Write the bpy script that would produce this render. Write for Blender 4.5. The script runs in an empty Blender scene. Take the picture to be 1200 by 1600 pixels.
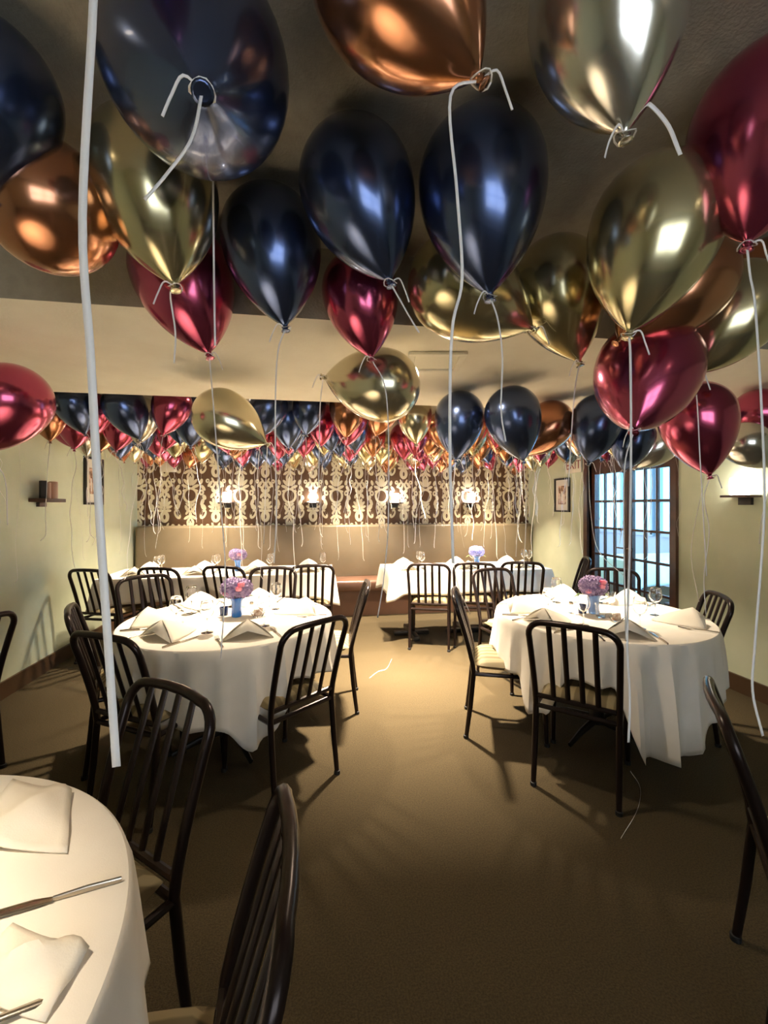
import bpy, bmesh, math, random
from mathutils import Vector, Matrix
random.seed(7)
S = bpy.context.scene
COL = S.collection
R_ = math.radians
# ------------------------------------------------------------------ camera
TH = R_(9.4); CT, ST = math.cos(TH), math.sin(TH)
HC, F, PX0, HOR = 1.46, 670.0, 600.0, 790.0
cd = bpy.data.cameras.new('camera'); cam = bpy.data.objects.new('camera', cd); COL.objects.link(cam)
cam.location = (0, 0, HC); cam.rotation_euler = (R_(90), 0, -TH)
cd.sensor_fit = 'VERTICAL'; cd.sensor_height = 36; cd.sensor_width = 27
cd.lens = F / 1600 * 36; cd.shift_y = -10 / 1600; cd.clip_start = 0.02
S.camera = cam
S.view_settings.view_transform = 'Standard'; S.view_settings.look = 'None'
S.view_settings.gamma = 1; S.view_settings.use_curve_mapping = False
S.view_settings.exposure = 0.98
w = bpy.data.worlds.new('world'); S.world = w; w.use_nodes = True
w.node_tree.nodes['Background'].inputs[0].default_value = (0.70, 0.77, 0.86, 1)
w.node_tree.nodes['Background'].inputs[1].default_value = 3.2

def W(X, d, z=0.0):
    "view distances (right, ahead) to the room's axes"
    return Vector((X * CT + d * ST, d * CT - X * ST, z))
def P(px, py, d):
    return W((px - PX0) / F * d, d, HC + (HOR - py) / F * d)
def T(px, py, z):
    return P(px, py, (HC - z) * F / (py - HOR))
def dirang(fx, fd):
    v = W(fx, fd); return math.atan2(-v.x, v.y)

LIGHTS = []
def area(name, loc, size, power, color, target=None, spread=180, shape='DISK'):
    l = bpy.data.lights.new(name, 'AREA'); l.shape = shape; l.size = size; l.energy = power; l.color = color
    l.spread = R_(spread)
    o = bpy.data.objects.new(name, l); COL.objects.link(o); o.location = loc
    if target is not None:
        o.rotation_euler = (Vector(target) - Vector(loc)).to_track_quat('-Z', 'Y').to_euler()
    return o
WARM = (1.0, 0.84, 0.64)
CEIL_F, CEIL_B, SOF = 2.40, 2.30, 2.14
XL, XR, YB, YF = -2.32, 3.30, 6.20, -1.9
# recessed ceiling downlights, some added as fill (fixtures are built further down)
DOWN = [('back', 0.75, 3.62, CEIL_B, 72), ('back', -0.62, 3.25, CEIL_B, 14), ('back', 1.95, 3.1, CEIL_B, 14),
        ('back', -1.2, 4.75, CEIL_B, 17), ('back', 1.7, 4.7, CEIL_B, 17), ('back', 0.58, 5.5, CEIL_B, 22), ('back', -1.35, 5.5, CEIL_B, 22), ('back', 2.4, 5.5, CEIL_B, 22),  # last three, by the banquette, are added to wash the wallpaper
        ('front', -1.0, 0.50, CEIL_F, 6), ('front', 1.3, -0.35, CEIL_F, 1.5)]  # front pair is unseen fill, added on the camera side
for (_, x, y, z, p) in DOWN:
    area('downlight_lamp', (x, y, z - 0.03), 0.11, p, WARM, (x, y, 0), 84 if z == CEIL_B else 56)
# lamp in the soffit's square housing
area('soffit_lamp', W(0.24, 2.02, SOF - 0.012), 0.10, 5, WARM, W(0.24, 2.02, 0), 160)
# daylight of the adjoining room and of the window behind the photographer
area('patio_daylight', (5.6, 3.2, 1.7), 1.6, 140, (0.25, 0.6, 1.0), (3.6, 3.9, 0.8), 180, 'SQUARE')

# ------------------------------------------------------------------ materials
def mat(name, color, rough=0.6, metal=0.0, **k):
    m = bpy.data.materials.new(name); m.use_nodes = True
    b = m.node_tree.nodes['Principled BSDF']
    b.inputs['Base Color'].default_value = (*color, 1); b.inputs['Roughness'].default_value = rough
    b.inputs['Metallic'].default_value = metal
    for n, v in k.items():
        b.inputs[n.replace('_', ' ')].default_value = v
    return m
def noise_mix(m, c1, c2, scale=8, bump=0.0, bscale=None, detail=4, rng=(0.35, 0.65)):
    nt = m.node_tree; N = nt.nodes; L = nt.links; b = N['Principled BSDF']
    tc = N.new('ShaderNodeTexCoord'); nz = N.new('ShaderNodeTexNoise'); nz.inputs['Scale'].default_value = scale
    nz.inputs['Detail'].default_value = detail
    L.new(tc.outputs['Object'], nz.inputs['Vector'])
    r = N.new('ShaderNodeValToRGB'); r.color_ramp.elements[0].position = rng[0]; r.color_ramp.elements[1].position = rng[1]
    r.color_ramp.elements[0].color = (*c1, 1); r.color_ramp.elements[1].color = (*c2, 1)
    L.new(nz.outputs['Fac'], r.inputs[0]); L.new(r.outputs[0], b.inputs['Base Color'])
    if bump:
        n2 = N.new('ShaderNodeTexNoise'); n2.inputs['Scale'].default_value = bscale or scale; n2.inputs['Detail'].default_value = 3
        L.new(tc.outputs['Object'], n2.inputs['Vector'])
        bp = N.new('ShaderNodeBump'); bp.inputs['Strength'].default_value = bump; bp.inputs['Distance'].default_value = 0.01
        L.new(n2.outputs['Fac'], bp.inputs['Height']); L.new(bp.outputs[0], b.inputs['Normal'])
    return m
def emis(name, color, strength):
    m = mat(name, color, 0.5)
    b = m.node_tree.nodes['Principled BSDF']
    b.inputs['Emission Color'].default_value = (*color, 1); b.inputs['Emission Strength'].default_value = strength
    return m
M = {}
M['carpet'] = noise_mix(mat('carpet', (.2, .15, .08), 0.95), (.046, .030, .009), (.082, .056, .020), 160, 0.6, 260)
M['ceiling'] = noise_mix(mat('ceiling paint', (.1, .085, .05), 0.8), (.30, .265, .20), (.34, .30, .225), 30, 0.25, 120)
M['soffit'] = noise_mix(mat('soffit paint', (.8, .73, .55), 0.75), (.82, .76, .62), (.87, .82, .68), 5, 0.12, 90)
M['sage'] = noise_mix(mat('sage wall paint', (.5, .52, .33), 0.62), (.56, .60, .41), (.63, .66, .47), 3, 0.1, 120)
M['base'] = mat('baseboard wood', (.075, .04, .018), 0.45)
M['darkwood'] = noise_mix(mat('door wood', (.05, .02, .012), 0.35), (.05, .022, .014), (.09, .036, .02), 9)
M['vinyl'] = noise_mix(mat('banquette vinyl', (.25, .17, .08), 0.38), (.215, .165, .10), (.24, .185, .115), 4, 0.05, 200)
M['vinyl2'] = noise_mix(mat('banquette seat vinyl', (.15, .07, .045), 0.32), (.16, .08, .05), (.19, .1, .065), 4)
M['tube'] = mat('dark bronze tube', (.022, .013, .011), 0.28, 0.55)
M['rubber'] = mat('rubber', (.01, .01, .01), 0.7)
M['cloth'] = noise_mix(mat('table linen', (.84, .78, .68), 0.8), (.82, .76, .66), (.88, .82, .72), 5, 0.08, 400)
M['napkin'] = noise_mix(mat('napkin linen', (.86, .8, .68), 0.8), (.82, .75, .62), (.88, .81, .69), 6, 0.1, 300)
M['white'] = mat('white ribbon', (.93, .90, .86), 0.4)
M['steel'] = mat('cutlery steel', (.45, .40, .33), 0.22, 1.0)
M['glass'] = mat('clear glass', (1, 1, 1), 0.02, 0, Transmission_Weight=1.0, IOR=1.45)
M['pane'] = mat('door pane glass', (1, 1, 1), 0.0, 0, Transmission_Weight=1.0, IOR=1.01)
M['bluevase'] = mat('blue glass', (.03, .22, .75), 0.12, 0, Transmission_Weight=0.35)
M['bluevase'].node_tree.nodes['Principled BSDF'].inputs['Coat Weight'].default_value = 0.5
M['palevase'] = mat('pale blue glass', (.35, .55, .95), 0.08, 0, Transmission_Weight=0.55)
M['navyglass'] = mat('navy glass', (.01, .03, .12), 0.15)
M['hydr'] = noise_mix(mat('hydrangea petals', (.4, .28, .5), 0.7), (.20, .13, .30), (.48, .36, .55), 40)
M['rose'] = noise_mix(mat('rose petals', (.8, .2, .3), 0.6), (.75, .16, .27), (.9, .35, .42), 30)
M['hydrblue'] = noise_mix(mat('periwinkle petals', (.4, .4, .9), 0.7), (.35, .36, .85), (.6, .6, .95), 40)
M['leaf'] = mat('leaf', (.14, .24, .06), 0.5)
M['seatwood'] = mat('table underside', (.035, .02, .012), 0.5)
M['blackframe'] = mat('black picture frame', (.012, .01, .01), 0.35)
M['mat'] = mat('picture mount', (.8, .76, .66), 0.8)
M['cream'] = mat('cream plastic', (.83, .78, .6), 0.5)
M['red'] = mat('red lettering', (.3, .03, .02), 0.5)
M['candle'] = mat('candle wax', (.45, .28, .18), 0.5)
M['black'] = mat('black metal', (.012, .01, .009), 0.4)
M['lampglow'] = emis('sconce shade lit', (1.0, .95, .88), 12.0)
M['down'] = emis('downlight lens', (1.0, .82, .58), 6.0)
M['day'] = emis('daylight', (.22, .66, 1.0), 1.7)
M['white_trim'] = mat('white metal trim', (.8, .75, .65), 0.4)
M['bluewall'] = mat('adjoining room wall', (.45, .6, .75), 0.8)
M['sugar'] = noise_mix(mat('sugar packets', (.6, .45, .35), 0.7), (.35, .16, .08), (.85, .78, .68), 45)

def seat_mat():
    m = mat('striped seat fabric', (.34, .27, .13), 0.7)
    nt = m.node_tree; N = nt.nodes; L = nt.links
    tc = N.new('ShaderNodeTexCoord'); wv = N.new('ShaderNodeTexWave'); wv.bands_direction = 'X'
    wv.inputs['Scale'].default_value = 5.2; wv.inputs['Distortion'].default_value = 0.15
    L.new(tc.outputs['Object'], wv.inputs['Vector'])
    r = N.new('ShaderNodeValToRGB'); r.color_ramp.elements[0].color = (.155, .115, .05, 1); r.color_ramp.elements[1].color = (.30, .235, .12, 1)
    r.color_ramp.elements[0].position = .35; r.color_ramp.elements[1].position = .65
    L.new(wv.outputs['Fac'], r.inputs[0]); L.new(r.outputs[0], N['Principled BSDF'].inputs['Base Color'])
    return m
M['seat'] = seat_mat()

def balloon_mat(name, col, rough=0.2):
    m = mat(name, col, rough, 0.92)
    b = m.node_tree.nodes['Principled BSDF']
    b.inputs['Coat Weight'].default_value = 0.35; b.inputs['Coat Roughness'].default_value = 0.05
    return m
BC = {
 'navy': balloon_mat('navy chrome latex', (.085, .12, .24), .24),
 'gold': balloon_mat('gold chrome latex', (.62, .55, .33)),
 'burgundy': balloon_mat('burgundy chrome latex', (.50, .085, .17)),
 'copper': balloon_mat('copper chrome latex', (.52, .23, .12)),
 'champagne': balloon_mat('champagne chrome latex', (.74, .67, .47)),
 'silver': balloon_mat('silver chrome latex', (.72, .70, .62)),
}

# damask wallpaper: ellipses in a mirrored cell
def damask():
    m = mat('damask wallpaper', (.2, .12, .06), 0.6)
    nt = m.node_tree; N = nt.nodes; L = nt.links
    PW, V = 0.66, 0.62
    tc = N.new('ShaderNodeTexCoord'); sp = N.new('ShaderNodeSeparateXYZ'); L.new(tc.outputs['Object'], sp.inputs[0])
    def math_(op, a, b=None, c=None):
        n = N.new('ShaderNodeMath'); n.operation = op
        for i, v in enumerate((a, b, c)):
            if v is None: continue
            if isinstance(v, (int, float)): n.inputs[i].default_value = v
            else: L.new(v, n.inputs[i])
        return n.outputs[0]
    u = math_('PINGPONG', sp.outputs['X'], PW / 2)
    v = math_('FLOORED_MODULO', sp.outputs['Z'], V)
    cb = N.new('ShaderNodeCombineXYZ'); L.new(u, cb.inputs[0]); L.new(v, cb.inputs[1])
    vec = cb.outputs[0]
    def ell(x, y, a, rx, ry):
        outs = []
        for dy in (0, V, -V):
            if -0.12 < y + dy < V + 0.12 or dy == 0:
                mp = N.new('ShaderNodeMapping'); mp.vector_type = 'TEXTURE'
                mp.inputs['Location'].default_value = (x, y + dy, 0); mp.inputs['Rotation'].default_value = (0, 0, R_(a))
                mp.inputs['Scale'].default_value = (rx, ry, 1); L.new(vec, mp.inputs['Vector'])
                ln = N.new('ShaderNodeVectorMath'); ln.operation = 'LENGTH'; L.new(mp.outputs[0], ln.inputs[0])
                outs.append(ln.outputs['Value'])
        return outs
    def union(lst):
        o = lst[0]
        for q in lst[1:]: o = math_('MINIMUM', o, q)
        return o
    H = PW / 2
    pos, neg = [], []
    def add(*e): pos.extend(ell(*e))
    def sub(*e): neg.extend(ell(*e))
    # column A (u = 0): teardrop, fan of leaves, trefoil
    add(0, .07, 0, .052, .07); add(0, .14, 0, .014, .07); sub(0, .065, 0, .015, .032)
    for a, ln_, y in ((18, .075, .215), (42, .07, .20), (68, .062, .18), (94, .05, .155)):
        add(math.sin(R_(a)) * ln_, y + math.cos(R_(a)) * ln_ * .8, -a, .017, ln_ * .62)
    add(0, .27, 0, .014, .065)
    add(.045, .36, 30, .018, .036); add(0, .375, 0, .022, .048); sub(0, .37, 0, .007, .02)
    add(.03, .43, -40, .022, .032); add(.055, .475, -60, .014, .026)
    add(.022, .50, 20, .014, .05); add(.075, .52, 35, .018, .042); add(.108, .56, 10, .022, .026); sub(.104, .56, 10, .008, .010)
    add(.035, .565, -25, .012, .04)
    # column B (u = H): medallion and fan
    add(H, .36, 0, .085, .095); sub(H, .36, 0, .068, .078); add(H, .345, 0, .022, .05); sub(H, .35, 0, .006, .018)
    add(H - .04, .385, 30, .016, .034); add(H - .035, .33, -35, .012, .028); add(H, .41, 0, .012, .03)
    for a, ln_, y in ((16, .08, .505), (40, .08, .49), (66, .072, .46), (92, .06, .425)):
        add(H - math.sin(R_(a)) * ln_, y + math.cos(R_(a)) * ln_ * .8, a, .018, ln_ * .6)
    add(H, .56, 0, .016, .06); add(H, .25, 0, .017, .05); add(H - .03, .23, 50, .014, .036); add(H - .05, .185, 20, .017, .036)
    add(H, .17, 0, .024, .04); sub(H, .17, 0, .007, .016); add(H - .04, .13, -30, .014, .034); add(H, .09, 0, .018, .046)
    add(H - .045, .06, -55, .016, .04); add(H - .028, .015, -25, .013, .036)
    # scrolls between the columns
    add(.165, .10, 25, .034, .058); sub(.163, .105, 25, .013, .036); sub(.185, .12, 25, .012, .03); add(.16, .20, -30, .026, .04)
    add(.175, .27, 20, .02, .045); add(.15, .335, -20, .022, .032); add(.185, .40, 10, .028, .035); sub(.187, .40, 10, .01, .014)
    add(.165, .465, -35, .018, .04); add(.19, .55, 15, .018, .034)
    pu, nu = union(pos), union(neg)
    a = math_('LESS_THAN', pu, 1.17); b = math_('GREATER_THAN', nu, 1.0); c = math_('MULTIPLY', a, b)
    nz = N.new('ShaderNodeTexNoise'); nz.inputs['Scale'].default_value = 120; L.new(tc.outputs['Object'], nz.inputs['Vector'])
    mx = N.new('ShaderNodeMix'); mx.data_type = 'RGBA'
    mx.inputs[6].default_value = (.115, .055, .022, 1); mx.inputs[7].default_value = (.80, .72, .50, 1)
    L.new(c, mx.inputs[0]); L.new(mx.outputs[2], N['Principled BSDF'].inputs['Base Color'])
    rg = math_('MULTIPLY_ADD', c, -0.15, 0.6); L.new(rg, N['Principled BSDF'].inputs['Roughness'])
    return m
M['damask'] = damask()

# ------------------------------------------------------------------ mesh helpers
def obj(name, bm, m, parent=None, smooth=True, loc=None):
    me = bpy.data.meshes.new(name); bm.normal_update(); bm.to_mesh(me); bm.free()
    for mm in (m if isinstance(m, (list, tuple)) else [m]): me.materials.append(mm)
    if smooth:
        for p in me.polygons: p.use_smooth = True
        try: me.set_sharp_from_angle(angle=R_(42))
        except Exception: pass
    o = bpy.data.objects.new(name, me); COL.objects.link(o)
    if parent is not None: o.parent = parent
    if loc is not None: o.location = loc
    return o
def tag(o, label, cat, group=None):
    o['label'] = label; o['category'] = cat
    if group: o['group'] = group
    return o
def empty(name, loc=(0, 0, 0), rz=0.0):
    o = bpy.data.objects.new(name, None); COL.objects.link(o); o.location = loc; o.rotation_euler = (0, 0, rz)
    o.empty_display_size = 0.05
    return o
def struct(name, bm, m, parent=None, smooth=False):
    o = obj(name, bm, m, parent, smooth)
    if parent is None: o['kind'] = 'structure'
    return o
def box(bm, x0, x1, y0, y1, z0, z1, bev=0.0, seg=2):
    r = bmesh.ops.create_cube(bm, size=1)
    vs = r['verts']
    for v in vs:
        v.co = Vector(((x0 + x1) / 2 + v.co.x * (x1 - x0), (y0 + y1) / 2 + v.co.y * (y1 - y0), (z0 + z1) / 2 + v.co.z * (z1 - z0)))
    if bev:
        es = list({e for v in vs for e in v.link_edges})
        bmesh.ops.bevel(bm, geom=es, offset=bev, segments=seg, affect='EDGES', profile=0.5)
    return bm
def NB(): return bmesh.new()
def tube(bm, pts, r, n=8, flat=None, up=None):
    "sweep a round (or flat: (w,t)) section along pts; r may be a list"
    pts = [Vector(p) for p in pts]; rings = []
    prev = None
    for i, p in enumerate(pts):
        t = (pts[min(i + 1, len(pts) - 1)] - pts[max(i - 1, 0)])
        t = t.normalized() if t.length > 1e-9 else Vector((0, 0, 1))
        if prev is None:
            a = Vector(up) if up is not None else (Vector((0, 1, 0)) if abs(t.y) < 0.9 else Vector((1, 0, 0)))
        else: a = prev
        a = (a - t * a.dot(t)); a = a.normalized() if a.length > 1e-6 else t.orthogonal().normalized()
        prev = a; b = t.cross(a)
        rr = r[i] if isinstance(r, (list, tuple)) else r
        ring = []
        for k in range(n):
            an = 2 * math.pi * k / n + (math.pi / 4 if n == 4 else 0)
            ca, sa = math.cos(an), math.sin(an)
            if flat: off = a * ca * flat[1] * rr + b * sa * flat[0] * rr
            else: off = a * ca * rr + b * sa * rr
            ring.append(bm.verts.new(p + off))
        rings.append(ring)
    for i in range(len(rings) - 1):
        for k in range(n):
            bm.faces.new((rings[i][k], rings[i][(k + 1) % n], rings[i + 1][(k + 1) % n], rings[i + 1][k]))
    bm.faces.new(rings[0][::-1]); bm.faces.new(rings[-1])
    bmesh.ops.recalc_face_normals(bm, faces=bm.faces)
    return bm
def spline(pts, sub=6):
    pts = [Vector(p) for p in pts]
    if len(pts) < 3: return pts
    out = []
    q = [pts[0] * 2 - pts[1]] + pts + [pts[-1] * 2 - pts[-2]]
    for i in range(1, len(q) - 2):
        p0, p1, p2, p3 = q[i - 1:i + 3]
        for s in range(sub):
            t = s / sub
            out.append(0.5 * ((2 * p1) + (p2 - p0) * t + (2 * p0 - 5 * p1 + 4 * p2 - p3) * t * t + (3 * p1 - p0 - 3 * p2 + p3) * t ** 3))
    out.append(pts[-1]); return out
def lathe(bm, prof, n=24, fold=None, cap=True):
    rings = []
    for (r, z) in prof:
        ring = []
        for k in range(n):
            a = 2 * math.pi * k / n
            rr = r * (1 + (fold(a, z) if fold else 0))
            ring.append(bm.verts.new((rr * math.cos(a), rr * math.sin(a), z)))
        rings.append(ring)
    for i in range(len(rings) - 1):
        for k in range(n):
            bm.faces.new((rings[i][k], rings[i][(k + 1) % n], rings[i + 1][(k + 1) % n], rings[i + 1][k]))
    if cap:
        bm.faces.new(rings[0][::-1]); bm.faces.new(rings[-1])
    bmesh.ops.recalc_face_normals(bm, faces=bm.faces)
    return bm
def copy_tree(o, parent=None):
    c = o.copy(); COL.objects.link(c)
    if parent is not None: c.parent = parent
    for ch in list(o.children): copy_tree(ch, c)
    return c

# ------------------------------------------------------------------ room shell
def sb(name, m, *b, smooth=False):
    bm = NB()
    for q in b: box(bm, *q)
    return struct(name, bm, m, None, smooth)
DY0, DY1, DZ = 3.50, 4.72, 2.06
sb('floor', M['carpet'], (XL - .1, 6.4, YF - .1, YB + .1, -0.1, 0))
sb('wall_left', M['sage'], (XL - .12, XL, YF, YB, 0, 2.55))
sb('wall_right', M['sage'], (XR, XR + .12, YF, DY0, 0, 2.55), (XR, XR + .12, DY1, YB, 0, 2.55), (XR, XR + .12, DY0, DY1, DZ, 2.55))
sb('wall_back', M['damask'], (XL, XR, YB, YB + .12, 0, 2.55))
# wall behind the photographer has an opening for a window
sb('wall_front', M['sage'], (XL - .12, -0.6, YF - .12, YF, 0, 2.55), (1.6, XR + .12, YF - .12, YF, 0, 2.55),
   (-0.6, 1.6, YF - .12, YF, 0, .85), (-0.6, 1.6, YF - .12, YF, 2.05, 2.55))
bm = NB()
for q in ((-0.6, -.54), (.47, .53), (1.54, 1.6)): box(bm, q[0], q[1], YF - .08, YF - .02, .85, 2.05)
for z in (.85, 1.42, 1.99): box(bm, -0.6, 1.6, YF - .08, YF - .02, z, z + .06)
struct('window_1', bm, M['white_trim'])
# ceilings with the soffit between them (its edges run nearly parallel to the back wall)
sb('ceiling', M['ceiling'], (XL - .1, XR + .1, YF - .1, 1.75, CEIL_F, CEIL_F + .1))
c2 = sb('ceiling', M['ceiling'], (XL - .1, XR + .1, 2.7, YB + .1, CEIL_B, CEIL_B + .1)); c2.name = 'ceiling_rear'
bm = NB()
ya, yb_, yc, yd = 1.60, 1.56, 2.80, 2.86
co = [(XL, ya), (XR, yb_), (XR, yc), (XL, yd)]
vb = [bm.verts.new((x, y, SOF)) for x, y in co]; vt = [bm.verts.new((x, y, 2.5)) for x, y in co]
f0 = bm.faces.new(vb[::-1]); bm.faces.new(vt)
fs = []
for i in range(4): fs.append(bm.faces.new((vb[i], vb[(i + 1) % 4], vt[(i + 1) % 4], vt[i])))
bmesh.ops.recalc_face_normals(bm, faces=bm.faces)
for f in fs: f.material_index = 1
tr = obj('trim_1', bm, [M['soffit'], M['ceiling']], None, False); tr['kind'] = 'structure'
sb('baseboard_left', M['base'], (XL, XL + .018, YF, YB, 0, .13))
sb('baseboard_right', M['base'], (XR - .018, XR, YF, DY0 - .06, 0, .13), (XR - .018, XR, DY1 + .06, YB, 0, .13))
# door frame
sb('trim_2', M['darkwood'], (XR - .03, XR + .14, DY0 - .07, DY0, 0, DZ + .07), (XR - .03, XR + .14, DY1, DY1 + .07, 0, DZ + .07),
   (XR - .03, XR + .14, DY0, DY1, DZ, DZ + .07))
# french door leaves
def leaf(name, y0, y1, ang, hinge):
    e = empty(name, (XR + .05, hinge, 0)); e['kind'] = 'structure'
    a, b = y0 - hinge, y1 - hinge
    bm = NB()
    box(bm, -.02, .02, a, a + .06, .01, DZ - .01); box(bm, -.02, .02, b - .06, b, .01, DZ - .01)
    box(bm, -.02, .02, a + .06, b - .06, .01, .26); box(bm, -.02, .02, a + .06, b - .06, 1.83, DZ - .01)
    obj('door_stile', bm, M['darkwood'], e, False)
    bm = NB(); zs = [.58, .89, 1.20, 1.51]; ww = (b - a - .12)
    for z in zs: box(bm, -.012, .012, a + .06, b - .06, z - .012, z + .012)
    for i in (1, 2):
        yy = a + .06 + ww * i / 3; box(bm, -.0125, .0125, yy - .011, yy + .011, .26, 1.83)
    obj('muntin', bm, M['darkwood'], e, False)
    bm = NB(); box(bm, -.003, .003, a + .05, b - .05, .25, 1.84)
    obj('glass_pane', bm, M['pane'], e, False)
    bm = NB(); hy = b - .03 if hinge == y0 else a + .03
    tube(bm, [(-.02, hy, 1.0), (-.055, hy, 1.0), (-.06, hy + (-.09 if hinge == y0 else .09), 1.0)], .008, 8)
    obj('door_handle', bm, M['steel'], e)
    e.rotation_euler = (0, 0, ang)
    return e
leaf('door_1', DY0 + .005, (DY0 + DY1) / 2 - .004, 0, DY0 + .005)
leaf('door_2', (DY0 + DY1) / 2 + .004, DY1 - .005, 0, DY1 - .005)
# adjoining room seen through the glass
sb('wall_patio', M['bluewall'], (6.3, 6.4, 0.4, 9.4, 0, 2.55), (XR + .12, 6.3, 0.3, 0.4, 0, 2.55), (XR + .12, 6.3, 9.4, 9.5, 0, 2.55))
sb('floor_patio', M['carpet'], (XR + .12, 6.4, YB + .1, 9.5, -.1, 0))
sb('ceiling_patio', M['white_trim'], (XR + .12, 6.4, 0.3, 9.5, 2.5, 2.6))
def daywin(name, y0, y1):
    e = empty(name, (6.29, (y0 + y1) / 2, 0)); e['kind'] = 'structure'; h = (y1 - y0) / 2
    bm = NB(); box(bm, -.005, .005, -h, h, .95, 2.2); obj('window_pane', bm, M['day'], e, False)
    bm = NB()
    for z in (.92, 1.55, 2.2): box(bm, -.05, .005, -h - .03, h + .03, z - .03, z + .03)
    for k in (-1, 0, 1): box(bm, -.05, .005, k * h - .025, k * h + .025, .92, 2.2)
    obj('window_frame', bm, M['bluewall'], e, False)
daywin('window_2', 5.3, 6.9); daywin('window_3', 7.1, 8.7)

# ------------------------------------------------------------------ banquette
def banquette():
    t = tag(empty('banquette', ((XL + XR) / 2, YB - .01, 0)), 'long tan upholstered banquette along the damask back wall', 'banquette')
    h = (XR - XL) / 2 - .03
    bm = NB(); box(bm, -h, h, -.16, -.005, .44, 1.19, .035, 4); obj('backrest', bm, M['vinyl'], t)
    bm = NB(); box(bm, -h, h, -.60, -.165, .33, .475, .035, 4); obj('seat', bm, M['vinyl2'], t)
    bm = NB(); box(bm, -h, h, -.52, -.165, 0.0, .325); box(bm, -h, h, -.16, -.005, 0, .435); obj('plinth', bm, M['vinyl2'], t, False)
banquette()

# ------------------------------------------------------------------ wall things
def sconce(loc, rz, label, lit=True):
    t = tag(empty('wall_sconce', loc, rz), label, 'wall light', None)
    bm = NB(); box(bm, -.11, .11, .002, .13, -.012, .006, .003); obj('shelf', bm, M['darkwood'], t)
    bm = NB(); box(bm, -.05, .05, .002, .03, -.07, -.013, .003); obj('bracket', bm, M['black'], t)
    bm = NB(); box(bm, -.048, .048, .022, .118, .0065, .14, .012, 3)
    obj('lamp_shade', bm, M['lampglow'], t)
    return t
for x, side in ((-1.16, 'leftmost of four lit sconces on the damask wall'), (0.0, 'lit sconce on damask wall, second from the left'),
                (1.18, 'lit sconce on damask wall, third from the left'), (2.34, 'lit sconce at the right end of the damask wall')):
    sconce((x, YB, 1.50), math.pi, 'frosted square candle lamp on ledge, ' + side)
sconce((XR, 2.80, 1.535), R_(90), 'lit square frosted lamp on a small ledge of the right wall')
# shelf with candles on the left wall
t = tag(empty('candle_shelf', (XL, 4.12, 1.49), R_(-90)), 'dark wooden shelf on the green left wall, unlit pillar candles on it', 'shelf')
bm = NB(); box(bm, -.15, .15, .002, .13, 0, .03, .003); obj('shelf_board', bm, M['darkwood'], t)
bm = NB(); box(bm, -.05, .05, .002, .03, -.04, -.0005, .003); obj('bracket', bm, M['darkwood'], t)
for i, (x, r, h, m, nm, lb) in enumerate(((.07, .03, .15, 'black', 'candle_holder', 'black square candle holder at the left end of the wall shelf'),
                        (0.0, .022, .14, 'candle', 'pillar_candle', 'slim unlit pillar candle in the middle of the wall shelf'),
                        (-.075, .034, .15, 'candle', 'pillar_candle', 'thick unlit pillar candle at the right end of the wall shelf'))):
    bm = NB(); lathe(bm, [(r, 0), (r, h - .004), (r - .004, h), (r * .4, h - .006)], 20 if m != 'black' else 4)
    o = obj(nm, bm, M[m], None, m != 'black', (XL + .066, 4.12 - x, 1.5205)); tag(o, lb, 'candle' if m != 'black' else 'candle holder')
def picture(loc, rz, wd, hh, label, seed):
    rnd = random.Random(seed)
    t = tag(empty('framed_picture', loc, rz), label, 'picture')
    bm = NB(); f = .022
    box(bm, -wd, wd, .002, .028, hh - f, hh); box(bm, -wd, wd, .002, .028, -hh, -hh + f)
    box(bm, -wd, -wd + f, .002, .028, -hh + f, hh - f); box(bm, wd - f, wd, .002, .028, -hh + f, hh - f)
    obj('frame', bm, M['blackframe'], t, False)
    bm = NB(); box(bm, -wd + f, wd - f, .003, .012, -hh + f, hh - f); obj('mount', bm, M['mat'], t, False)
    m = noise_mix(mat('sepia print', (.4, .25, .15), .7), (.22, .11, .06), (.75, .52, .38), 22, rng=(.4, .6))
    bm = NB(); box(bm, -wd * .5, wd * .5, .0125, .014, -hh * .55, hh * .55); pr = obj('print', bm, m, t, False)
    bm = NB()   # pale arch and standing shapes inside the print
    for (cx, w_, z0, z1) in ((-.0, .26, -.35, .12), (.3, .12, -.45, .0), (-.3, .13, -.5, -.05)):
        vs = [(cx - w_ / 2, z0), (cx + w_ / 2, z0), (cx + w_ / 2, z1)] + [(cx + w_ / 2 * math.cos(a), z1 + .12 * math.sin(a)) for a in (.6, 1.2, 1.9, 2.5)] + [(cx - w_ / 2, z1)]
        bm.faces.new([bm.verts.new((x * wd, .0146, z * hh)) for x, z in vs])
    obj('print_shape', bm, M['mat'], pr, False)
picture((XR, 5.27, 1.60), R_(90), .17, .225, 'black framed sepia picture on the right wall beside the door', 1)
picture((XL, 5.02, 1.80 - .08), R_(-90), .19, .25, 'black framed sepia picture on the left wall near the corner', 2)
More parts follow.
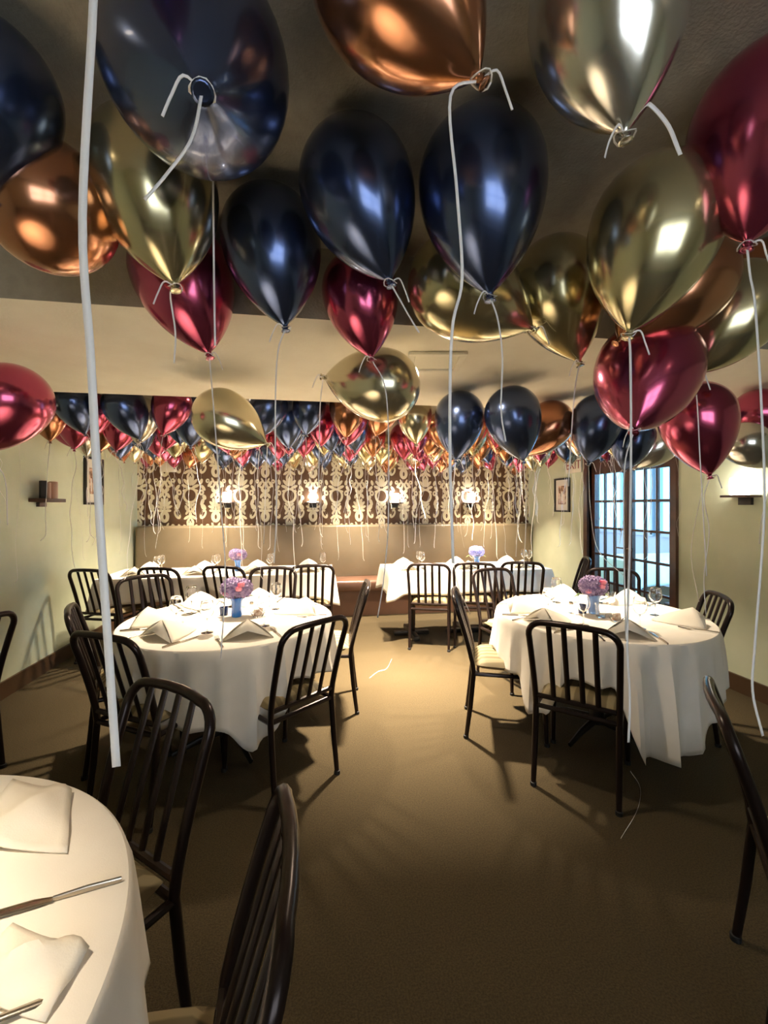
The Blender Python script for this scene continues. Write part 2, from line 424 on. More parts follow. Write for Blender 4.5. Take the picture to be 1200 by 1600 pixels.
# exit sign and speaker
t = tag(empty('exit_sign', (XR, 4.98, 1.975), R_(90)), 'cream exit sign with red letters above framed picture and door', 'sign')
bm = NB(); box(bm, -.16, .16, .002, .04, -.10, .10, .006); obj('sign_box', bm, M['cream'], t)
cu = bpy.data.curves.new('exit_text', 'FONT'); cu.body = 'EXIT'; cu.size = .15; cu.extrude = .001; cu.align_x = 'CENTER'; cu.align_y = 'CENTER'
to = bpy.data.objects.new('tmp', cu); COL.objects.link(to)
bpy.context.view_layer.update()
me = bpy.data.meshes.new_from_object(to.evaluated_get(bpy.context.evaluated_depsgraph_get()))
bpy.data.objects.remove(to)
me.materials.append(M['red']); lt = bpy.data.objects.new('lettering', me); COL.objects.link(lt); lt.parent = t
lt.rotation_euler = (R_(90), 0, math.pi); lt.location = (0, .0415, -.005)
t = tag(empty('wall_speaker', (-1.90, YB, 2.03), math.pi), 'small cream wall speaker on damask wallpaper near the left corner', 'speaker')
bm = NB(); box(bm, -.09, .09, .03, .13, -.12, .12, .015, 3); obj('housing', bm, M['cream'], t)
bm = NB(); box(bm, -.02, .02, .002, .029, -.03, .03); obj('bracket', bm, M['cream'], t, False)
# downlights, including the added fill and wall-wash ones
first = None
for (kind, x, y, z, p) in DOWN:
    lab = {(0.75, 3.62): 'round recessed downlight above the open floor between the tables', (-0.62, 3.25): 'round recessed downlight over the left round table',
           (1.95, 3.1): 'round recessed downlight over the right round table', (-1.2, 4.75): 'round recessed downlight over the far left long table',
           (1.7, 4.7): 'round recessed downlight over the far right long table', (0.58, 5.5): 'added wall-wash downlight in front of the banquette middle',
           (-1.35, 5.5): 'added wall-wash downlight in front of the banquette left part', (2.4, 5.5): 'added wall-wash downlight in front of the banquette right part',
           (-1.0, 0.50): 'added fill downlight above the nearest left table', (1.3, -0.35): 'added fill downlight behind the photographer on the right'}[(x, y)]
    if first is None:
        t = empty('downlight', (x, y, z))
        bm = NB(); lathe(bm, [(.085, 0), (.085, -.008), (.06, -.010), (.06, 0)], 28, cap=False); obj('trim_ring', bm, M['white_trim'], t)
        bm = NB(); lathe(bm, [(.058, -.001), (.058, -.003)], 28); obj('lens', bm, M['down'], t)
        first = t
    else:
        t = copy_tree(first); t.location = (x, y, z)
    tag(t, lab, 'ceiling light')
# square lamp housing in the soffit
t = tag(empty('soffit_light', W(0.24, 2.02, SOF), -TH), 'square recessed light in the cream soffit beside champagne balloon', 'ceiling light')
bm = NB()
for q in ((-.13, .13, -.13, -.10), (-.13, .13, .10, .13), (-.13, -.10, -.10, .10), (.10, .13, -.10, .10)): box(bm, *q, -.014, -.0005, .003)
obj('trim_ring', bm, M['soffit'], t)
bm = NB(); box(bm, -.098, .098, -.098, .098, -.006, -.001); obj('lens', bm, M['cream'], t, False)

# ------------------------------------------------------------------ chairs
def make_chair():
    t = empty('dining_chair')
    r = .0155
    def backpt(s, z):   # rear post curve
        return Vector((s * (.195 + .012 * min(1, max(0, (z - .42) / .4))), -.0 - .13 * max(0, (z - .43) / .46) ** 1.25, z))
    # back frame: inverted U
    left = [backpt(-1, z) for z in (.41, .48, .56, .64, .72, .79)]
    cor = []
    for a in range(0, 91, 15):
        aa = R_(a); z = .80 + .075 * math.sin(aa); x = -.207 + .075 * (1 - math.cos(aa))
        cor.append(Vector((x, backpt(-1, z).y, z)))
    top = [Vector((x, backpt(1, .877).y - .010 * (1 - (x / .13) ** 2), .876 + .006 * (1 - (x / .13) ** 2))) for x in (-.09, -.03, .03, .09)]
    right = [Vector((-p.x, p.y, p.z)) for p in reversed(left + cor)]
    bm = NB(); tube(bm, left + cor + top + right, r, 10); obj('back_frame', bm, M['tube'], t)
    bm = NB(); tube(bm, [backpt(-1, .46), backpt(1, .46)], .013, 8); obj('lower_rail', bm, M['tube'], t)
    for x in (-.105, -.035, .035, .105):
        pts = [Vector((x, backpt(1, z).y - .006 * math.sin((z - .46) / .42 * math.pi), z)) for z in (.46, .53, .60, .67, .74, .81, .874)]
        bm = NB(); tube(bm, pts, .0125, 8, flat=(1.05, .6), up=(0, 1, 0)); obj('back_slat', bm, M['tube'], t)
    # legs
    for s in (-1, 1):
        bm = NB(); tube(bm, [(s * .197, -.045, .004), (s * .196, -.02, .2), (s * .195, 0, .41)], [.013, r, r], 10)
        lg = obj('leg', bm, M['tube'], t)
        bm = NB(); lathe(bm, [(.0165, 0), (.0165, .018), (.014, .02)], 10); obj('foot_cap', bm, M['rubber'], lg, True, (s * .197, -.046, 0))
    for s in (-1, 1):
        bm = NB(); tube(bm, [(s * .20, .435, .004), (s * .197, .425, .2), (s * .194, .41, .40)], [.013, r, r], 10)
        lg = obj('leg', bm, M['tube'], t)
        bm = NB(); lathe(bm, [(.0165, 0), (.0165, .018), (.014, .02)], 10); obj('foot_cap', bm, M['rubber'], lg, True, (s * .20, .436, 0))
    bm = NB(); z = .405
    loop = [(-.195, 0, z), (-.194, .38, z), (-.17, .41, z), (.17, .41, z), (.194, .38, z), (.195, 0, z)]
    tube(bm, loop, .0125, 8); tube(bm, [(-.195, 0, z), (.195, 0, z)], .0125, 8)
    obj('seat_frame', bm, M['tube'], t)
    # padded seat, a trapezoid with crowned top
    bm = NB(); nx, ny = 12, 12; g = {}
    def hw(v): return .178 + .035 * v
    for side in (0, 1):
        for i in range(nx + 1):
            for j in range(ny + 1):
                u = -1 + 2 * i / nx; v = j / ny
                e = (1 - abs(u) ** 6) * (1 - abs(2 * v - 1) ** 6)
                zz = .452 + (.042 * max(0, e) ** .45 if side else -.030 * max(0, e) ** .35)
                # superellipse corners
                uu = u * hw(v) * (1 - .05 * abs(2 * v - 1) ** 8)
                g[side, i, j] = bm.verts.new((uu, .012 + .435 * v, zz))
    for side in (0, 1):
        for i in range(nx):
            for j in range(ny):
                q = [g[side, i, j], g[side, i + 1, j], g[side, i + 1, j + 1], g[side, i, j + 1]]
                bm.faces.new(q if side else q[::-1])
    bmesh.ops.remove_doubles(bm, verts=bm.verts, dist=1e-4)
    bmesh.ops.recalc_face_normals(bm, faces=bm.faces)
    obj('seat', bm, M['seat'], t)
    return t
chair0 = make_chair(); used = [False]
def chair(X, d, fx, fd, label, group=None):
    t = copy_tree(chair0) if used[0] else chair0
    used[0] = True
    t.location = W(X, d, 0); t.rotation_euler = (0, 0, dirang(fx, fd))
    tag(t, label, 'chair', group)
    return t
B = 'dark bronze slat-back chair '
chair(.97, 2.17, .55, .83, B + 'with its back to us at the right round table')
chair(.60, 2.88, 1, -.2, B + 'in side view at left of the right round table')
chair(2.04, 2.80, -.95, .3, B + 'between the right round table and the green right wall')
chair(2.02, 3.78, -.42, -.9, B + 'behind the right round table in front of the glass door')
chair(1.02, 3.78, .35, -.93, B + 'behind the right round table at its left, facing us')
chair(-.42, 2.22, -.75, .66, B + 'at front right of the left round table, back towards us')
chair(-.25, 3.20, -1, -.08, B + 'seen edge-on at right of the left round table')
chair(-1.22, 2.03, .35, .94, B + 'at front left of the left round table')
chair(-1.66, 2.48, .84, .5, B + 'at far left of the left round table, edge-on by wall')
chair(-1.86, 3.42, .78, -.62, B + 'at back left of the left round table, turned askew')
chair(-1.02, 3.86, .05, -1, B + 'directly behind the left round table, facing us')
chair(-2.64, 3.97, .163, .98, B + 'leftmost of the row at the far left long table')
chair(-2.07, 4.07, .163, .98, B + 'second from left of the row at the far left long table')
chair(-1.50, 4.16, .163, .98, B + 'third from left at the far left long table, below hydrangeas')
chair(-.72, 4.26, -.22, .97, B + 'at the right end of the far left long table, turned slightly')
chair(.46, 4.36, .163, .98, B + 'leftmost of the row at the far right long table')
chair(.93, 4.42, .163, .98, B + 'second from left at the far right long table')
chair(1.43, 4.48, .163, .98, B + 'third from left at the far right long table')
chair(2.11, 4.74, -.95, .25, B + 'at the right end of the far right long table, beside door')
chair(-.73, 1.245, -.5, -.86, B + 'large in left foreground facing the nearest table')
chair(-.29, .70, -.97, -.22, B + 'nearest the camera, edge-on beside the foreground table')
chair(1.12, 1.25, .86, -.52, B + 'nearest on the right, facing out of the frame')
chair(-2.19, 2.2, -1, .1, B + 'cut off by the left edge of the frame near green wall')

# ------------------------------------------------------------------ tables and cloths
def interp(hangs, a):
    hs = sorted((h[0] % 360, h[1]) for h in hangs)
    a %= 360
    hs = [(hs[-1][0] - 360, hs[-1][1])] + hs + [(hs[0][0] + 360, hs[0][1])]
    for i in range(len(hs) - 1):
        if hs[i][0] <= a <= hs[i + 1][0]:
            t = (a - hs[i][0]) / max(1e-6, hs[i + 1][0] - hs[i][0])
            t = t * t * (3 - 2 * t)
            return hs[i][1] * (1 - t) + hs[i + 1][1] * t
def round_cloth(R, hangs, nf, seed, flare=.16):
    "angles in degrees in the table's own frame"
    rnd = random.Random(seed); ph = rnd.random() * 6
    bm = NB(); n = 192; rows = [0.0, .25, .5, .75, .9, .97, 1.0]; rings = []
    c = bm.verts.new((0, 0, .755))
    for q in rows[1:]:
        rings.append([bm.verts.new((R * q * math.cos(2 * math.pi * k / n), R * q * math.sin(2 * math.pi * k / n), .755)) for k in range(n)])
    zt = .755; K = 16
    for j in range(1, K + 1):
        s = j / K; ring = []
        for k in range(n):
            a = 2 * math.pi * k / n; h = interp(hangs, math.degrees(a))
            z = zt - h * s
            if j == 1: z = zt - min(.006, h * s)
            amp = (.036 + .018 * math.sin(3 * a + ph)) * (s ** .7) * min(1.5, h / .32)
            q_ = math.sin(nf * a + ph + .8 * math.sin(2 * a + ph)); f = (1 - 2 * abs(q_) ** .6) * .75 + .32 * math.sin(round(nf * 1.7) * a + 2 * ph + .5 * s) + .14 * math.sin(29 * a + 3 * s)
            r = R + .008 + flare * h * s * .35 + amp * (f + .55)
            if j == 1: r = R + .006
            ring.append(bm.verts.new((r * math.cos(a), r * math.sin(a), z)))
        rings.append(ring)
    for k in range(n): bm.faces.new((c, rings[0][k], rings[0][(k + 1) % n]))
    for i in range(len(rings) - 1):
        for k in range(n):
            bm.faces.new((rings[i][k], rings[i + 1][k], rings[i + 1][(k + 1) % n], rings[i][(k + 1) % n]))
    bmesh.ops.recalc_face_normals(bm, faces=bm.faces)
    return bm
def round_table(X, d, R, hangs, nf, seed, tl, cl, flare=.16):
    t = tag(empty('round_table', W(X, d)), tl, 'table')
    bm = NB(); lathe(bm, [(R - .02, .715), (R - .005, .72), (R - .005, .745), (R - .015, .75)], 64); obj('tabletop', bm, M['seatwood'], t)
    bm = NB(); lathe(bm, [(.05, .05), (.045, .1), (.04, .3), (.05, .6), (.09, .70), (.12, .7145)], 24); obj('pedestal', bm, M['black'], t)
    for k in range(4):
        a = k * math.pi / 2 + .5; bm = NB()
        tube(bm, [(.03 * math.cos(a), .03 * math.sin(a), .07), (.2 * math.cos(a), .2 * math.sin(a), .05), (.34 * math.cos(a), .34 * math.sin(a), .014)], [.026, .02, .014], 8, flat=(1, .8))
        obj('foot', bm, M['black'], t)
    c = obj('tablecloth', round_cloth(R, hangs, nf, seed, flare), M['cloth'], None, True, W(X, d)); tag(c, cl, 'tablecloth')
    c.rotation_euler = (0, 0, -TH)     # hangs are given as seen from the photographer
    sm = c.modifiers.new('thickness', 'SOLIDIFY'); sm.thickness = .0015; sm.offset = 1
    return t
round_table(1.39, 2.80, .63, [(0, .25), (25, .4), (60, .24), (85, .4), (110, .24), (140, .4), (172, .25), (190, .32), (203, .30), (213, .47), (221, .45), (232, .22), (250, .23), (262, .57), (282, .56), (300, .42), (320, .32), (345, .24)], 13, 3,
            'round dining table on the right with dark pedestal under white cloth', 'white cloth with long corners over the right round table', .12)
round_table(-.96, 2.69, .62, [(0, .3), (36, .24), (60, .4), (93, .3), (141, .25), (170, .4), (197, .25), (225, .27), (240, .27), (254, .36), (285, .38), (298, .50), (306, .46), (319, .22), (342, .26)], 12, 9,
            'round dining table on the left with dark pedestal under cloth', 'white cloth falling in folds over the left round table', .12)
round_table(-1.02, .50, .62, [(0, .22), (20, .23), (38, .31), (55, .22), (90, .24), (120, .4), (180, .4), (270, .4), (330, .3)], 9, 5,
            'nearest round table cut off by the lower left frame edge', 'cream white cloth on the nearest table at lower left', .2)
def long_table(x0, x1, y0, y1, tl, cl, zh, seed):
    cx, cy = (x0 + x1) / 2, (y0 + y1) / 2; hx, hy = (x1 - x0) / 2, (y1 - y0) / 2
    t = tag(empty('long_table', (cx, cy, 0)), tl, 'table')
    bm = NB(); box(bm, -hx + .01, hx - .01, -hy + .01, hy - .01, .715, .75, .004); obj('tabletop', bm, M['seatwood'], t)
    for sx in (-1, 0, 1):
        bm = NB(); tube(bm, [(sx * (hx - .3), 0, .05), (sx * (hx - .3), 0, .7145)], .035, 16)
        p = obj('pedestal', bm, M['black'], t)
        bm = NB(); box(bm, sx * (hx - .3) - .035, sx * (hx - .3) + .035, -hy + .08, hy - .08, 0, .05, .01); box(bm, sx * (hx - .3) - .2, sx * (hx - .3) + .2, -.035, .035, 0, .048, .01)
        obj('foot', bm, M['black'], t)
    rnd = random.Random(seed); bm = NB()
    # perimeter walk
    per = []
    N1, N2 = int((x1 - x0) / .035), int((y1 - y0) / .035)
    for i in range(N1): per.append((-hx + 2 * hx * i / N1, -hy, 0, -1))
    for i in range(N2): per.append((hx, -hy + 2 * hy * i / N2, 1, 0))
    for i in range(N1): per.append((hx - 2 * hx * i / N1, hy, 0, 1))
    for i in range(N2): per.append((-hx, hy - 2 * hy * i / N2, -1, 0))
    corners = {0, N1, N1 + N2, 2 * N1 + N2}; rings = []; K = 8
    for j in range(K + 1):
        s = j / K; ring = []
        for k, (x, y, nx, ny) in enumerate(per):
            dc = min(min(abs(k - c), len(per) - abs(k - c)) for c in corners) * .035
            cf = max(0, 1 - dc / .16)
            h = (.755 - zh) + .07 * cf + .012 * math.sin(k * .21 + seed)
            o = (.006 + .012 * s + s * (.010 * math.sin(k * .55 + seed) + .006 * math.sin(k * 1.3)) * (1 - cf) + .035 * s * cf) if j else 0
            vx, vy = (nx, ny)
            if k in corners: vx, vy = (math.copysign(1, x), math.copysign(1, y))
            ring.append(bm.verts.new((x + vx * o, y + vy * o, .755 - h * s - (0.002 if j else 0))))
        rings.append(ring)
    n = len(per)
    for i in range(K):
        for k in range(n): bm.faces.new((rings[i][k], rings[i + 1][k], rings[i + 1][(k + 1) % n], rings[i][(k + 1) % n]))
    bm.faces.new(rings[0])
    bmesh.ops.recalc_face_normals(bm, faces=bm.faces)
    c = obj('tablecloth', bm, M['cloth'], None, True, (cx, cy, 0)); tag(c, cl, 'tablecloth')
    sm = c.modifiers.new('thickness', 'SOLIDIFY'); sm.thickness = .0015; sm.offset = 1
long_table(-2.05, .22, 4.46, 5.16, 'long table at the left part of the banquette under cloth', 'white cloth on the long table along the left of banquette', .52, 1)
long_table(.80, 2.62, 4.40, 5.10, 'long table at the right part of the banquette under cloth', 'white cloth on the long table along the right of banquette', .52, 4)
long_table(3.9, 5.4, 4.75, 5.6, 'table in the adjoining room behind the glass door', 'white cloth on the table seen through the glass door', .45, 8)

# ------------------------------------------------------------------ tableware
TZ = .7572
def napkin_mesh():
    bm = NB(); n = 10
    # tent: ridge from a raised peak to a low tail, two draped wings
    def P3(u, v, s):
        # v 0..1 from peak to tail, u 0..1 from ridge to wing edge
        ridge = Vector((0, -.02 + .20 * v, .088 * (1 - v) ** .8 + .006))
        edge = Vector((s * (.115 * (1 - v) ** .75 + .012), -.055 + .235 * v, .002))
        p = ridge.lerp(edge, u); p.z += .012 * math.sin(u * math.pi) * (1 - v); return p
    for s in (-1, 1):
        g = [[bm.verts.new(P3(i / n, j / n, s)) for j in range(n + 1)] for i in range(n + 1)]
        for i in range(n):
            for j in range(n): bm.faces.new((g[i][j], g[i + 1][j], g[i + 1][j + 1], g[i][j + 1]))
    # second, lower fold peeking out in front
    vs = [bm.verts.new(v) for v in ((-.125, -.06, .002), (0, -.075, .05), (.125, -.06, .002), (0, -.02, .094))]
    bm.faces.new((vs[0], vs[1], vs[3])); bm.faces.new((vs[1], vs[2], vs[3]))
    bmesh.ops.remove_doubles(bm, verts=bm.verts, dist=5e-4); bmesh.ops.recalc_face_normals(bm, faces=bm.faces)
    return bm
proto = {}
def use(key, make, loc, rz, label, cat, group=None, scale=1):
    if key not in proto: proto[key] = t = make()
    else: t = copy_tree(proto[key])
    t.location = loc; t.rotation_euler = (0, 0, rz); t.scale = (scale,) * 3
    return tag(t, label, cat, group)
def mk_napkin():
    o = obj('napkin', napkin_mesh(), M['napkin']); sm = o.modifiers.new('t', 'SOLIDIFY'); sm.thickness = .002; return o
def mk_knife():
    t = empty('knife')
    bm = NB(); tube(bm, [(0, 0, .004), (0, .05, .005), (0, .10, .004)], [.0055, .0065, .005], 8, flat=(1, .5)); obj('handle', bm, M['steel'], t)
    bm = NB(); tube(bm, [(0, .10, .004), (.002, .13, .004), (.002, .19, .004), (-.002, .215, .004)], [.005, .009, .009, .003], 8, flat=(1, .14), up=(0, 0, 1)); obj('blade', bm, M['steel'], t)
    return t
def mk_fork():
    t = empty('fork')
    bm = NB(); tube(bm, [(0, 0, .004), (0, .05, .006), (0, .12, .005)], [.006, .005, .0035], 8, flat=(1, .5), up=(0, 0, 1)); obj('handle', bm, M['steel'], t)
    bm = NB(); tube(bm, [(0, .12, .005), (0, .135, .004), (0, .15, .005)], [.004, .011, .011], 8, flat=(1, .15), up=(0, 0, 1))
    for x in (-.009, -.003, .003, .009): tube(bm, [(x, .148, .005), (x, .17, .006), (x, .19, .010)], .0014, 6)
    obj('tines', bm, M['steel'], t); return t
def mk_wine():
    t = empty('wine_glass')
    bm = NB(); lathe(bm, [(.032, 0), (.032, .002), (.006, .006), (.0035, .012), (.0035, .07), (.006, .078)], 20); obj('stem', bm, M['glass'], t)
    bm = NB(); pr = [(.004, .078), (.022, .088), (.036, .11), (.038, .13), (.034, .155), (.030, .175)]
    inn = [(r - .0012, z + .0015) for r, z in reversed(pr)]; lathe(bm, pr + inn, 24); obj('bowl', bm, M['glass'], t); return t
def mk_tumbler():
    bm = NB(); lathe(bm, [(.028, 0), (.034, .09), (.0325, .09), (.027, .008), (.0, .008)][:4], 24, cap=True); return obj('tumbler', bm, M['glass'])
def vase(loc, m, label, h=.12):
    bm = NB(); lathe(bm, [(.030, 0), (.034, .01), (.029, .05), (.033, h * .8), (.043, h), (.040, h), (.030, h * .8), (.026, .05), (.026, .012)], 24,
                     fold=lambda a, z: .03 * math.cos(8 * a)); o = obj('vase', bm, M[m], None, True, loc); return tag(o, label, 'vase')
def bouquet(loc, label, m='hydr', R=.09, roses=3, seed=1):
    rnd = random.Random(seed); t = tag(empty('bouquet', loc), label, 'flowers')
    def blob(name, c, rr, mm, n, fr):
        bm = NB()
        for i in range(n):
            zc = 1 - 2 * (i + .5) / n; a = i * 2.39996; q = math.sqrt(1 - zc * zc)
            nrm = Vector((q * math.cos(a), q * math.sin(a), zc)); p = Vector(c) + Vector((nrm.x * rr, nrm.y * rr, nrm.z * rr * .95)) * rnd.uniform(.9, 1.06)
            tx = nrm.orthogonal().normalized(); ty = nrm.cross(tx); rot = rnd.random() * 6
            ce = bm.verts.new(p)
            for k in range(4):   # four petals per floret
                b0 = rot + k * math.pi / 2; v = []
                for (da, l, up) in ((-.55, .75, .15), (0, 1.1, .35), (.55, .75, .15)):
                    v.append(bm.verts.new(p + (tx * math.cos(b0 + da) + ty * math.sin(b0 + da)) * fr * l + nrm * fr * up * 1.6))
                bm.faces.new((ce, *v))
        r = bmesh.ops.create_icosphere(bm, subdivisions=2, radius=rr * .9)
        for v in r['verts']: v.co = Vector((v.co.x, v.co.y, v.co.z * .95)) + Vector(c)
        return obj(name, bm, mm, t)
    blob('hydrangea', (-R * .3, 0, R * .72), R * .72, M[m], 150, .014); blob('hydrangea', (R * .38, .01, R * .66), R * .66, M[m], 130, .014)
    for k in range(roses):
        a = k * 2.1 - 1.2; bm = NB()
        for q in range(3): lathe(bm, [(.008 + q * .005, -.012), (.015 + q * .004, .0), (.013 + q * .005, .015 - q * .003), (.009 + q * .005, .014 - q * .003)], 10)
        obj('rose', bm, M['rose'], t, True, (R * .62 * math.cos(a), -R * .55 + .01 * k, R * (.75 + .35 * math.sin(k * 2.3))))
    bm = NB()
    for k in range(5): tube(bm, [(.008 * math.cos(k), .008 * math.sin(k), -.10), (.014 * math.cos(k), .014 * math.sin(k), .03)], .0025, 6)
    obj('stems', bm, M['leaf'], t)
    for s in (1, -1):
        bm = NB(); tube(bm, [(s * .04, .01, .0), (s * .09, .02, .012), (s * .125, .03, -.012)], [.006, .022, .003], 8, flat=(1, .1), up=(0, 0, 1)); obj('leaf', bm, M['leaf'], t)
    return t
NAMES = {0: 'right', 45: 'back right', 90: 'back', 135: 'back left', 180: 'left', 225: 'front left', 270: 'front', 315: 'front right'}
def setting(X, d, R, ang, tname, cut=True, tumbler=False):
    a = R_(ang); nm = NAMES[min(NAMES, key=lambda k: abs((k - ang + 180) % 360 - 180))]
    tn = tname
    def pos(r, off):
        return W(X + r * math.cos(a) - off * math.sin(a), d + r * math.sin(a) + off * math.cos(a), TZ)
    rz = a - TH + math.pi / 2     # local +Y towards the centre
    use('nap', mk_napkin, pos(R - .17, 0), rz + random.uniform(-.25, .25), 'folded white napkin at the %s place of %s' % (nm, tn), 'napkin', None, 1.05)
    if cut:
        use('fork', mk_fork, pos(R - .045, -.15), rz, 'steel fork at the %s place of %s' % (nm, tn), 'fork')
        use('knife', mk_knife, pos(R - .045, .15), rz, 'steel knife at the %s place of %s' % (nm, tn), 'knife')
    use('wine', mk_wine, pos(R - .33, .13), 0, 'stemmed clear glass at the %s place of %s' % (nm, tn), 'glass')
    if tumbler: use('tumb', mk_tumbler, pos(R - .32, .05), 0, 'short clear tumbler at the %s place of %s' % (nm, tn), 'glass')
for a in (-150, -100, -30, 40, 90, 170): setting(1.39, 2.8, .66, a + .5, 'the right round table', True, a == 40)
for a in (-165, -118, -60, 20, 85, 135): setting(-.96, 2.69, .62, a + .5, 'the left round table', True, a == 135)
for tn, x0, x1, yy, n in (('far left long table', -1.75, -.05, 4.46, 4), ('far right long table', 1.05, 2.35, 4.40, 3)):
    for i in range(n):
        x = x0 + (x1 - x0) * i / (n - 1); o = ['left end', 'second from left', 'third from left', 'right end'][i if n == 4 else (0, 1, 3)[i]]
        for far in (0, 1):
            y = yy + (.17 if not far else .53); nm = o + (' banquette side' if far else ' chair side')
            use('nap', mk_napkin, (x, y, TZ), math.pi * far, 'folded white napkin, %s, %s' % (nm, tn), 'napkin', None, 1.0)
            use('wine', mk_wine, (x + .16, yy + (.30 if not far else .43), TZ), 0, 'stemmed clear glass, %s, %s' % (nm, tn), 'glass')
            use('knife', mk_knife, (x + .15, yy + (.06 if not far else .64), TZ), math.pi * far, 'steel knife, %s, %s' % (nm, tn), 'knife')
# centrepieces
def votive(loc, label):
    bm = NB(); lathe(bm, [(.024, 0), (.029, .05), (.026, .05), (.022, .01)], 20); tag(obj('votive_holder', bm, M['navyglass'], None, True, loc), label, 'candle holder')
def shaker(loc, label):
    t = tag(empty('salt_shaker', loc), label, 'salt shaker')
    bm = NB(); lathe(bm, [(.016, 0), (.018, .03), (.014, .055)], 12); obj('body', bm, M['glass'], t)
    bm = NB(); lathe(bm, [(.0145, .0555), (.0145, .066), (.008, .072)], 12); obj('cap', bm, M['steel'], t)
def sugar(loc, label):
    t = tag(empty('packet_dish', loc), label, 'dish')
    bm = NB(); lathe(bm, [(.03, 0), (.045, .025), (.043, .025), (.028, .004)], 20); obj('dish', bm, M['glass'], t)
    for k in range(4):
        bm = NB(); box(bm, -.025, .025, -.0015, .0015, .005, .045); o = obj('packet', bm, M['sugar'], t, False, (0, -.012 + .009 * k, 0)); o.rotation_euler = (.15 * (k - 1.5), 0, .1 * k)
c = W(-.935, 2.72, TZ)
vase(c, 'bluevase', 'bright blue glass vase on the left round table'); bouquet(c + Vector((0, 0, .115)), 'mauve hydrangeas with pink roses on the left round table', seed=2)
votive(W(-1.03, 2.76, TZ), 'dark blue votive glass beside the vase on left round table'); sugar(W(-.80, 2.72, TZ), 'small dish of sugar packets on the left round table')
shaker(W(-.87, 2.82, TZ), 'salt shaker behind the vase on the left round table')
c = W(1.37, 2.80, TZ)
vase(c, 'palevase', 'pale blue glass vase on the right round table'); bouquet(c + Vector((0, 0, .115)), 'mauve hydrangeas with pink roses on the right round table', seed=5)
use('tumb', mk_tumbler, W(1.365, 2.70, TZ), 0, 'clear tumbler right in front of vase on right round table', 'glass')
votive(W(1.30, 2.81, TZ), 'dark votive glass beside the vase on right round table'); shaker(W(1.23, 2.82, TZ), 'salt shaker left of the vase on the right round table')
sugar(W(1.42, 2.62, TZ), 'small dish of sugar packets on the right round table')
c = Vector((-.80, 4.82, TZ)); vase(c, 'bluevase', 'blue glass vase on the far left long table'); bouquet(c + Vector((0, 0, .115)), 'mauve flowers in vase on the far left long table', seed=6, R=.085, roses=1)
c = Vector((1.87, 4.72, TZ)); vase(c, 'bluevase', 'blue glass vase on the far right long table'); bouquet(c + Vector((0, 0, .115)), 'periwinkle blue flowers on the far right long table', m='hydrblue', seed=7, R=.085, roses=0)
# nearest table
def laid(key, mk, a, b, label, cat, sc=1.0):
    pa, pb = T(*a, TZ), T(*b, TZ); v = pb - pa
    return use(key, mk, pa, math.atan2(-v.x, v.y), label, cat, None, sc)
laid('knife', mk_knife, (190, 1377), (0, 1432), 'dark steel knife lying diagonally across the nearest cloth', 'knife', 1.05)
laid('fork', mk_fork, (84, 1268), (0, 1325), 'steel fork at the back of the nearest table', 'fork', 1.0)
laid('fork', mk_fork, (72, 1568), (0, 1598), 'blurred steel fork at the lower left corner of picture', 'fork', 1.1)
def flat_napkin(pts, label, hump):
    ps = [T(x, y, TZ) for x, y in pts]; cen = sum(ps, Vector()) / len(ps); bm = NB(); n = 10
    g = []
    for i in range(n + 1):
        row = []
        for j in range(n + 1):
            u, v = i / n, j / n
            p = (ps[0] * (1 - u) + ps[1] * u) * (1 - v) + (ps[3] * (1 - u) + ps[2] * u) * v - cen
            p.z = .004 + hump * max(0, 1 - abs(u - v) * 2.4) * math.sin(v * math.pi) ** .7 + .0035 * math.sin(u * 9 + v * 5) + .004
            row.append(bm.verts.new(p))
        g.append(row)
    for i in range(n):
        for j in range(n): bm.faces.new((g[i][j], g[i + 1][j], g[i + 1][j + 1], g[i][j + 1]))
    bmesh.ops.recalc_face_normals(bm, faces=bm.faces)
    o = obj('napkin', bm, M['napkin'], None, True, cen); o.modifiers.new('t', 'SOLIDIFY').thickness = .003
    tag(o, label, 'napkin')
flat_napkin([(-60, 1330), (20, 1222), (112, 1240), (105, 1335)], 'loosely folded napkin at the back of the nearest table', .03)
flat_napkin([(-80, 1560), (20, 1450), (140, 1490), (70, 1600)], 'loosely folded napkin at the front of the nearest table', .035)

# ------------------------------------------------------------------ balloons
def balloon_mesh(seed):
    bm = NB(); n = 36; rnd = random.Random(seed); ph = rnd.random() * 6
    prof = []
    for i in range(1, 15):
        a = i / 14 * math.pi / 2; prof.append((math.sin(a), math.cos(a)))
    for i in range(1, 19):
        s = 1 - (1 - i / 18) ** 1.25; prof.append((max(.05, (1 - s ** 2.1) ** .92), -1.80 * s))
    def fold(a, z): return .022 * max(0, (-z - .7) / 1.1) ** 1.5 * math.cos(9 * a + ph)
    lathe(bm, prof, n, fold, cap=False)
    bm.verts.ensure_lookup_table()
    top = bm.verts.new((0, 0, 1.003)); ring = bm.verts[:n]
    for k in range(n): bm.faces.new((top, ring[k], ring[(k + 1) % n]))
    bmesh.ops.recalc_face_normals(bm, faces=bm.faces)
    me = bpy.data.meshes.new('balloon'); bm.to_mesh(me); bm.free()
    for p in me.polygons: p.use_smooth = True
    return me
bmesh_by_col = {}
for i, (k, m) in enumerate(BC.items()):
    me = balloon_mesh(i); me.materials.append(m); bmesh_by_col[k] = me
def knot_mesh(m):
    bm = NB(); lathe(bm, [(.055, .02), (.05, 0), (.075, -.02), (.045, -.045), (.085, -.085), (.095, -.10), (.06, -.09)], 14)
    for k in range(3):   # ribbon turns around the neck are modelled in the ribbon
        pass
    me = bpy.data.meshes.new('knot'); bm.to_mesh(me); bm.free(); me.materials.append(m)
    for p in me.polygons: p.use_smooth = True
    return me
knots = {k: knot_mesh(m) for k, m in BC.items()}
